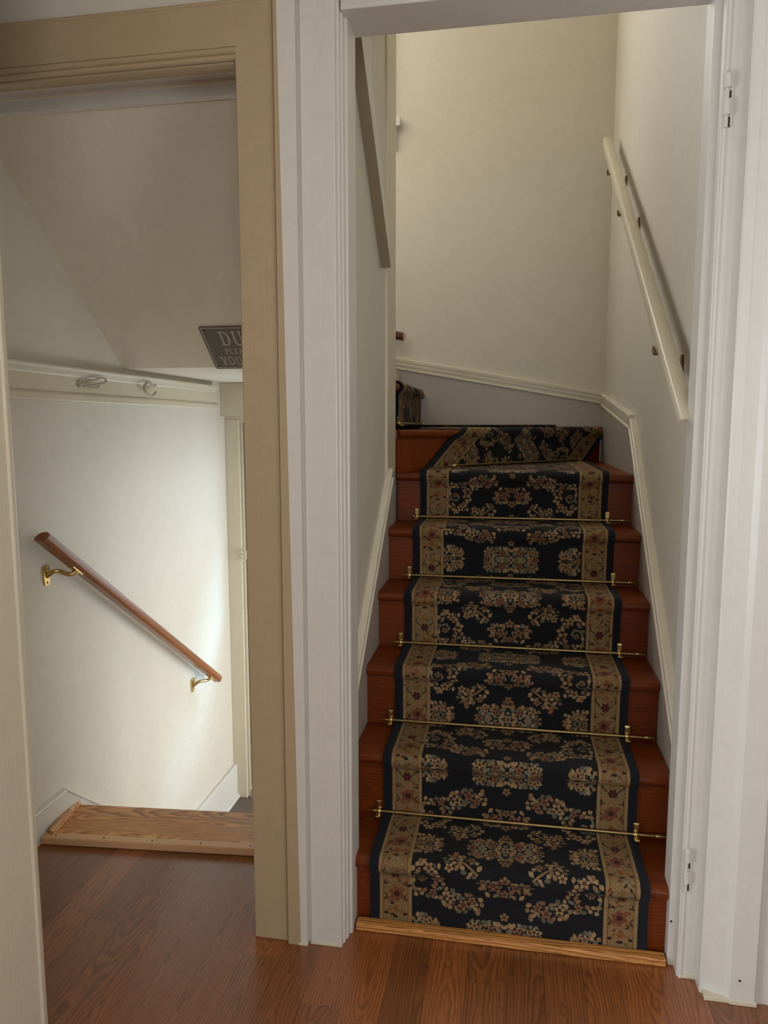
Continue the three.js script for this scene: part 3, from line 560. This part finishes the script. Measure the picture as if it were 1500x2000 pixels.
// ---------------------------------------------------------------- oak strips
{
  const o = thing('threshold_strip', 'light oak threshold strip along the foot of the carpeted staircase', 'threshold', [0.458, 0, 0.03]);
  part('strip', local(o, wood(box(0.0585, 0.857, 0.0005, 0.021, 0.013, 0.045, 0.004), 'x', 0.2, 0.1)), M.oak, o);
}
{
  const a = 0.0795, o = thing('landing_nosing', 'oak stair nosing board with bold grain at the head of the stairs going down', 'threshold', [LW + 0.018, 0, -0.172]);
  o.rotation.y = a;
  const len = 0.90;
  const g = wood(prism([[-0.21, 0.002], [-0.226, 0.008], [-0.23, 0.012], [-0.222, 0.019], [-0.21, 0.0205], [-0.014, 0.0205], [-0.014, 0.001]], V3(0.0, 0, 0), V3(len, 0, 0), V3(0, 0, 1), V3(0, 1, 0), 0.6), 'x', 0.33, 0.0);
  part('board', g, M.oak, o);
  const f = part('front_strip', wood(box(0, len, 0.0005, 0.026, -0.034, 0.0, 0.005), 'x', 0.6, 0.2), M.strip, o);
  for (const x of [0.045, 0.208, 0.371, 0.532, 0.695]) part('nail_head', plain(new THREE.CylinderGeometry(0.003, 0.003, 0.001, 10).translate(x, 0.0262, -0.016)), M.nail, f);
  const q = [[0, 0], [0.02, 0]]; for (let i = 1; i <= 6; i++) q.push([0.02 * Math.cos(i / 6 * Math.PI / 2), 0.02 * Math.sin(i / 6 * Math.PI / 2)]);
  part('quarter_round', wood(prism(q, V3(0.001, 0.0205, -0.222), V3(0.016, 0, 0.2), V3(1, 0, 0), V3(0, 1, 0), 0.6), 'z'), M.oak, o);
}
// the lower flight, out of the camera's sight behind the nosing
{
  const g = []; for (let k = 1; k <= 3; k++) { const z = -0.41 - (k - 1) * 0.2, y = -0.1825 * k; g.push(wood(box(LW + 0.02, -0.155, y - 0.03, y, z - 0.22, z + 0.01, 0.008), 'x'), wood(box(LW + 0.02, -0.155, y, y + 0.15, z - 0.018, z), 'x')); }
  g.push(wood(box(LW + 0.02, -0.155, -0.73, -0.58, -1.028, -1.01), 'x'));
  struct('floor_lower_steps', g, M.oak);
}

// ---------------------------------------------------------------- handrails
{
  const o = thing('handrail', 'round brown oak handrail descending along the left wall', 'handrail', [-0.985, 0, -0.85]);
  const a = V3(-0.985, 1.012, -0.195), b = V3(-0.985, 0.092, -1.505), d = b.clone().sub(a), up = V3(0, -d.z, d.y).normalize(); if (up.y < 0) up.negate();
  const prof = []; for (let i = 0; i <= 20; i++) { const t = -Math.PI / 2 + 0.62 + i / 20 * (2 * Math.PI - 1.24); prof.push([Math.cos(t) * 0.0225, Math.sin(t) * 0.0225]); }
  const g = prism(prof, a, d, V3(1, 0, 0), up, 0.7);
  part('rail', local(o, (() => { const L = d.length(), gg = g.clone(), p = gg.attributes.position, uv = gg.attributes.uv, dn = d.clone().normalize(), q = V3(0, 0, 0); for (let i = 0; i < p.count; i++) { q.fromBufferAttribute(p, i).sub(a); if (q.dot(dn) < 0.01) { const t = q.dot(up) * 0.45; p.setXYZ(i, p.getX(i) + dn.x * t, p.getY(i) + dn.y * t, p.getZ(i) + dn.z * t); } uv.setXY(i, (q.x + q.dot(up) * 0.7) / TEXW + 0.31, q.dot(dn) / TEXL + 0.1); } return gg; })()), M.rail, o);
  for (const [z, y] of [[-0.30, 0.868], [-1.36, 0.108]]) {
    const yr = a.y + (z - 0.06 - a.z) * (d.y / d.z) - 0.027, zs = z - 0.06, b2 = new THREE.Group(); b2.name = numbered('bracket'); o.add(b2); b2.position.set(LW - o.position.x, y, z - o.position.z);
    const L = (gg) => { gg = merged([].concat(gg)); gg.translate(-LW, -y, -z); return gg; };
    part('rosette', L([prism([[-0.011, -0.034], [0.011, -0.034], [0.015, -0.01], [0.017, 0.018], [0.012, 0.032], [-0.012, 0.032], [-0.017, 0.018], [-0.015, -0.01]], V3(LW + 0.0005, y, z), V3(0.006, 0, 0), V3(0, 0, 1), V3(0, 1, 0), 0.2), lathe([[0, 0.003], [0.004, 0.002], [0.005, 0]], 10, V3(LW + 0.0065, y - 0.026, z), V3(1, 0, 0)), lathe([[0, 0.003], [0.004, 0.002], [0.005, 0]], 10, V3(LW + 0.0065, y + 0.024, z), V3(1, 0, 0))]), M.brass, b2);
    part('arm', L(tube([V3(LW + 0.006, y - 0.004, z), V3(LW + 0.03, y + 0.012, z - 0.012), V3(-0.998, yr - 0.008, zs + 0.012), V3(-0.985, yr, zs)], 0.0075, 16, 10)), M.brass, b2);
    const sd = d.clone().normalize();
    part('saddle', L(prism([[-0.011, -0.004], [0.011, -0.004], [0.013, 0.002], [-0.013, 0.002]], V3(-0.985, yr + 0.006, zs).addScaledVector(sd, -0.03), sd.clone().multiplyScalar(0.06), V3(1, 0, 0), up, 0)), M.brass, b2);
  }
}
{
  const o = thing('handrail', 'cream painted handrail rising along the right wall on three dark brass brackets', 'handrail', [0.859, 0, -0.9]);
  const y = (z) => 1.372 - 0.706 * z, a = V3(0.859, y(0.0), 0.0), b = V3(0.859, y(-1.86), -1.86), d = b.clone().sub(a), up = V3(0, 1, 0.706).normalize();
  const prof = [[-0.019, -0.041], [-0.019, -0.006], [-0.016, -0.0015], [-0.013, 0], [0.013, 0], [0.016, -0.0015], [0.019, -0.006], [0.019, -0.041], [0.016, -0.045], [-0.016, -0.045]];
  const rg = prism(prof, a, d, V3(1, 0, 0), up, 0.7), rp = rg.attributes.position, dn = d.clone().normalize(), q = V3(0, 0, 0);
  for (let i = 0; i < rp.count; i++) { q.fromBufferAttribute(rp, i).sub(a); if (q.dot(dn) < 0.01) { const t = -q.dot(up) * 1.1; rp.setXYZ(i, rp.getX(i) + dn.x * t, rp.getY(i) + dn.y * t, rp.getZ(i) + dn.z * t); } }
  part('rail', local(o, rg), M.cream, o);
  for (const [z, yb] of [[-1.60, 2.39], [-1.21, 2.112], [-0.36, 1.515]]) {
    const zr = z + 0.02, yr = y(zr) - 0.058;
    const b2 = new THREE.Group(); b2.name = numbered('bracket'); o.add(b2); b2.position.set(0.915 - o.position.x, yb, z - o.position.z);
    const L = (gg) => { gg = merged([].concat(gg)); gg.translate(-0.915, -yb, -z); return gg; };
    part('rosette', L([prism([[-0.010, -0.036], [0.010, -0.036], [0.014, -0.006], [0.014, 0.02], [0.008, 0.036], [-0.008, 0.036], [-0.014, 0.02], [-0.014, -0.006]], V3(0.9145, yb, z), V3(-0.006, 0, 0), V3(0, 0, 1), V3(0, 1, 0), 0.2)]), M.oldBrass, b2);
    part('arm', L([tube([V3(0.911, yb + 0.012, z), V3(0.895, yb + 0.008, z + 0.003), V3(0.88, yr - 0.012, zr), V3(0.859, yr, zr)], 0.0075, 16, 8), tube([V3(0.911, yb - 0.012, z), V3(0.9, yb - 0.002, z + 0.002), V3(0.885, yr - 0.014, zr)], 0.005, 10, 8)]), M.oldBrass, b2);
    const sd = d.clone().normalize();
    part('saddle', L([prism([[-0.028, -0.005], [0.012, -0.005], [0.012, 0.0005], [-0.028, 0.0005]], V3(0.859, yr + 0.006, zr).addScaledVector(sd, -0.012), sd.clone().multiplyScalar(0.024), V3(1, 0, 0), up, 0), tube([V3(0.833, yr, zr), V3(0.831, yr + 0.01, zr), V3(0.8315, yr + 0.017, zr)], 0.004, 6, 8)]), M.oldBrass, b2);
  }
}
{
  const o = thing('handrail', 'dark wooden handrail end peeping past the left wall above the white skirting', 'handrail', [-0.55, 1.8, -2.03]);
  const d = V3(-0.86, 0.16, 0);
  const prof = []; for (let i = 0; i < 16; i++) { const t = i / 16 * Math.PI * 2; prof.push([Math.sign(Math.cos(t)) * Math.abs(Math.cos(t)) ** 0.6 * 0.022, Math.sign(Math.sin(t)) * Math.abs(Math.sin(t)) ** 0.6 * 0.021]); }
  part('rail', local(o, wood(prism(prof, V3(-0.122, 1.818, -2.035), d, V3(0, 0, 1), V3(0, 1, 0), 0.8), 'x')), M.darkWood, o);
  part('end_cap', local(o, lathe([[0, 0.012], [0.012, 0.011], [0.02, 0.006], [0.023, 0]], 16, V3(-0.122, 1.818, -2.035), V3(1, -0.1, 0))), M.cream, o, 'pale rounded end cap');
  part('bracket', local(o, tube([V3(-0.4, 1.82, ZB + 0.002), V3(-0.4, 1.815, -2.06), V3(-0.4, 1.845, -2.035)], 0.007, 12, 8)), M.oldBrass, o);
}

// ---------------------------------------------------------------- coat rail and hooks
{
  const o = thing('coat_rail', 'cream moulded coat rail board running along the left wall above the handrail', 'coat rail', [LW, 1.437, -0.7]);
  const D = V3(0, 0, 2.06), P = V3(LW, 0, -1.705);
  part('board', local(o, prism([[0, 1.44], [0.019, 1.44], [0.019, 1.532], [0, 1.532]], P, D, V3(1, 0, 0), V3(0, 1, 0), 0)), M.cream, o);
  part('top_moulding', local(o, prism([[0.0, 1.522], [0.022, 1.520], [0.026, 1.526], [0.027, 1.533], [0.033, 1.538], [0.037, 1.546], [0.036, 1.552], [0, 1.555]], P, D, V3(1, 0, 0), V3(0, 1, 0), 0.4)), M.cream, o);
  part('bottom_moulding', local(o, prism([[0, 1.437], [0.026, 1.437], [0.029, 1.441], [0.029, 1.458], [0.026, 1.464], [0.021, 1.468], [0.0, 1.469]], P.clone().add(V3(0, 0, -0.012)), D, V3(1, 0, 0), V3(0, 1, 0), 0.4)), M.cream, o);
}
{
  const x = LW + 0.019;
  const h = thing('coat_hook', 'paint-covered folded double wire coat hook, the left one on the coat rail', 'coat hook', [x, 1.497, -0.51]);
  part('base_plate', local(h, [lathe([[0, 0.007], [0.008, 0.007], [0.013, 0.004], [0.014, 0]], 14, V3(x, 1.499, -0.512), V3(1, 0, 0)), lathe([[0, 0.004], [0.004, 0.003], [0.005, 0]], 8, V3(x + 0.006, 1.492, -0.506), V3(1, 0, 0))]), M.hook, h);
  part('wire', local(h, [tube([V3(x + 0.008, 1.506, -0.522), V3(x + 0.018, 1.514, -0.57), V3(x + 0.022, 1.526, -0.635), V3(x + 0.024, 1.519, -0.648), V3(x + 0.024, 1.51, -0.636), V3(x + 0.018, 1.5, -0.58), V3(x + 0.008, 1.49, -0.53)], 0.0032, 40, 8), tube([V3(x + 0.010, 1.492, -0.54), V3(x + 0.018, 1.489, -0.575), V3(x + 0.02, 1.494, -0.602), V3(x + 0.02, 1.503, -0.605)], 0.003, 24, 8)]), M.hook, h);
  const k = thing('coat_hook', 'paint-covered C-shaped coat hook, the right one on the coat rail', 'coat hook', [x, 1.5, -1.0]);
  part('hook', local(k, tube([V3(x + 0.001, 1.535, -1.078), V3(x + 0.008, 1.519, -1.04), V3(x + 0.02, 1.525, -0.99), V3(x + 0.026, 1.524, -0.94), V3(x + 0.028, 1.503, -0.917), V3(x + 0.03, 1.482, -0.945), V3(x + 0.03, 1.477, -0.98), V3(x + 0.03, 1.493, -1.012)], 0.0048, 48, 8)), M.hook, k);
  part('base_plate', local(k, lathe([[0, 0.004], [0.008, 0.003], [0.01, 0]], 12, V3(x, 1.532, -1.07), V3(1, 0, 0))), M.hook, k);
}

// ---------------------------------------------------------------- sign on the sloping ceiling
{
  const w = 0.312, h = 0.207, S = 2400, cv = document.createElement('canvas'); cv.width = w * S; cv.height = Math.round(h * S);
  const c = cv.getContext('2d'); c.fillStyle = 'rgb(104,98,90)'; c.fillRect(0, 0, cv.width, cv.height);
  const keep = seed; seed = 5; for (let i = 0; i < 5000; i++) { c.fillStyle = `rgba(${rnd() < 0.5 ? '80,74,68' : '124,118,110'},0.25)`; c.fillRect(rnd() * cv.width, rnd() * cv.height, 2 + rnd() * 9, 2 + rnd() * 6); } seed = keep;
  c.strokeStyle = 'rgb(176,168,152)'; c.lineWidth = 8; c.strokeRect(18, 18, cv.width - 36, cv.height - 36);
  c.fillStyle = 'rgb(196,188,172)'; c.textBaseline = 'alphabetic'; c.textAlign = 'left';
  const line = (t, x, base, capH, step) => { c.font = `${Math.round(capH * S / 0.72)}px serif`; let q = x * S; for (const ch of t) { const m = c.measureText(ch).width, k = Math.min(1, step * S * (ch === 'I' ? 0.5 : 0.88) / m); c.save(); c.translate(q, base * S); c.scale(k, 1); c.fillText(ch, 0, 0); c.restore(); q += ch === ' ' || ch === 'I' ? step * S * 0.6 : step * S; } };
  line('DUCK', 0.062, 0.09, 0.066, 0.048); line('PLEASE MIND', 0.064, 0.131, 0.026, 0.018); line('YOUR HEAD', 0.034, 0.186, 0.04, 0.0285);
  const t = new THREE.CanvasTexture(cv); t.colorSpace = THREE.SRGBColorSpace;
  const U = V3(1, 0, 0), Vv = V3(0, Math.sin(TH), Math.cos(TH)), N = U.clone().cross(Vv);
  const org = V3(-0.669, 0, 0); org.z = -0.8475; org.y = slopeY(org.z);
  const o = new THREE.Group(); o.name = numbered('wall_sign'); o.userData = { label: 'dark grey metal sign with pale lettering fixed low on the sloped ceiling', category: 'sign' }; scene.add(o);
  o.matrixAutoUpdate = true; o.position.copy(org); o.quaternion.setFromRotationMatrix(new THREE.Matrix4().makeBasis(U, Vv, N));
  const rr = 0.008, s = new THREE.Shape(); s.moveTo(rr, 0); s.lineTo(w - rr, 0); s.quadraticCurveTo(w, 0, w, rr); s.lineTo(w, h - rr); s.quadraticCurveTo(w, h, w - rr, h); s.lineTo(rr, h); s.quadraticCurveTo(0, h, 0, h - rr); s.lineTo(0, rr); s.quadraticCurveTo(0, 0, rr, 0);
  const g = plain(new THREE.ExtrudeGeometry(s, { depth: 0.002, bevelEnabled: true, bevelThickness: 0.0008, bevelSize: 0.0008, bevelSegments: 1, curveSegments: 5 })); g.translate(0, 0, 0.0012);
  const p = g.attributes.position, uv = g.attributes.uv; for (let i = 0; i < p.count; i++) uv.setXY(i, p.getX(i) / w, p.getY(i) / h);
  part('plate', g, new THREE.MeshStandardMaterial({ map: t, roughness: 0.5, metalness: 0.1 }), o);
  for (const [x, y] of [[0.016, h - 0.016], [0.016, 0.016], [w - 0.016, h - 0.016], [w - 0.016, 0.016]]) part('screw', lathe([[0, 0.002], [0.003, 0.0016], [0.0045, 0]], 10, V3(x, y, 0.004), V3(0, 0, 1)), M.iron, o);
}

// ---------------------------------------------------------------- hinges left on the right jamb, hook on the entry door casing
for (const [y0, y1, label] of [[1.985, 2.105, 'paint-covered butt hinge high on the right jamb of the stair doorway'], [0.226, 0.345, 'paint-covered butt hinge low on the right jamb near the floor']]) {
  const z = 0.0715, x = 0.8855, o = thing('hinge', label, 'hinge', [x, y0, z], 'painted hinges on the right jamb'), h = y1 - y0;
  part('leaf', local(o, mbox(x - 0.004, x + 0.012, y0 + 0.008, y1 - 0.008, z - 0.003, z + 0.0005, 0.001)), M.white, o);
  part('knuckle', local(o, rodBetween(V3(x, y1 - h * 0.30, z + 0.003), V3(x, y1 - 0.008, z + 0.003), 0.0078)), M.white, o);
  part('knuckle', local(o, rodBetween(V3(x, y0 + h * 0.24, z + 0.003), V3(x, y0 + h * 0.50, z + 0.003), 0.0078)), M.white, o);
  part('pin', local(o, [rodBetween(V3(x - 0.001, y0 + 0.004, z + 0.002), V3(x - 0.001, y1 - 0.006, z + 0.002), 0.0048), lathe([[0, 0.008], [0.003, 0.007], [0.0055, 0.003], [0.0078, 0]], 12, V3(x, y1 - 0.008, z + 0.003), V3(0, 1, 0))]), M.white, o);
  part('slot', local(o, mbox(x + 0.0045, x + 0.008, y0 + h * 0.54, y0 + h * 0.66, z - 0.002, z + 0.002)), M.nail, o, 'dark gap beside the knuckle');
  part('slot', local(o, mbox(x + 0.004, x + 0.008, y0 + 0.006, y0 + h * 0.22, z - 0.002, z + 0.0012)), M.nail, o, 'dark gap beside the knuckle');
}
{
  const z = -1.855, o = thing('door_hook', 'small painted coiled wire catch on the entry door frame', 'door catch', [-0.972, 0.66, z]), coil = [];
  for (let i = 0; i <= 48; i++) { const a = i / 48 * Math.PI * 6; coil.push(V3(-0.974 + Math.cos(a) * 0.008, 0.63 + i / 48 * 0.062, z + 0.009 + Math.sin(a) * 0.008)); }
  part('coil', local(o, tube(coil, 0.0035, 120, 6)), M.cream, o);
  part('ring', local(o, tube([V3(-0.962, 0.688, z + 0.008), V3(-0.95, 0.684, z + 0.01), V3(-0.945, 0.66, z + 0.012), V3(-0.952, 0.638, z + 0.01), V3(-0.963, 0.634, z + 0.008)], 0.003, 30, 6)), M.cream, o);
}
renderer.render(scene, camera);
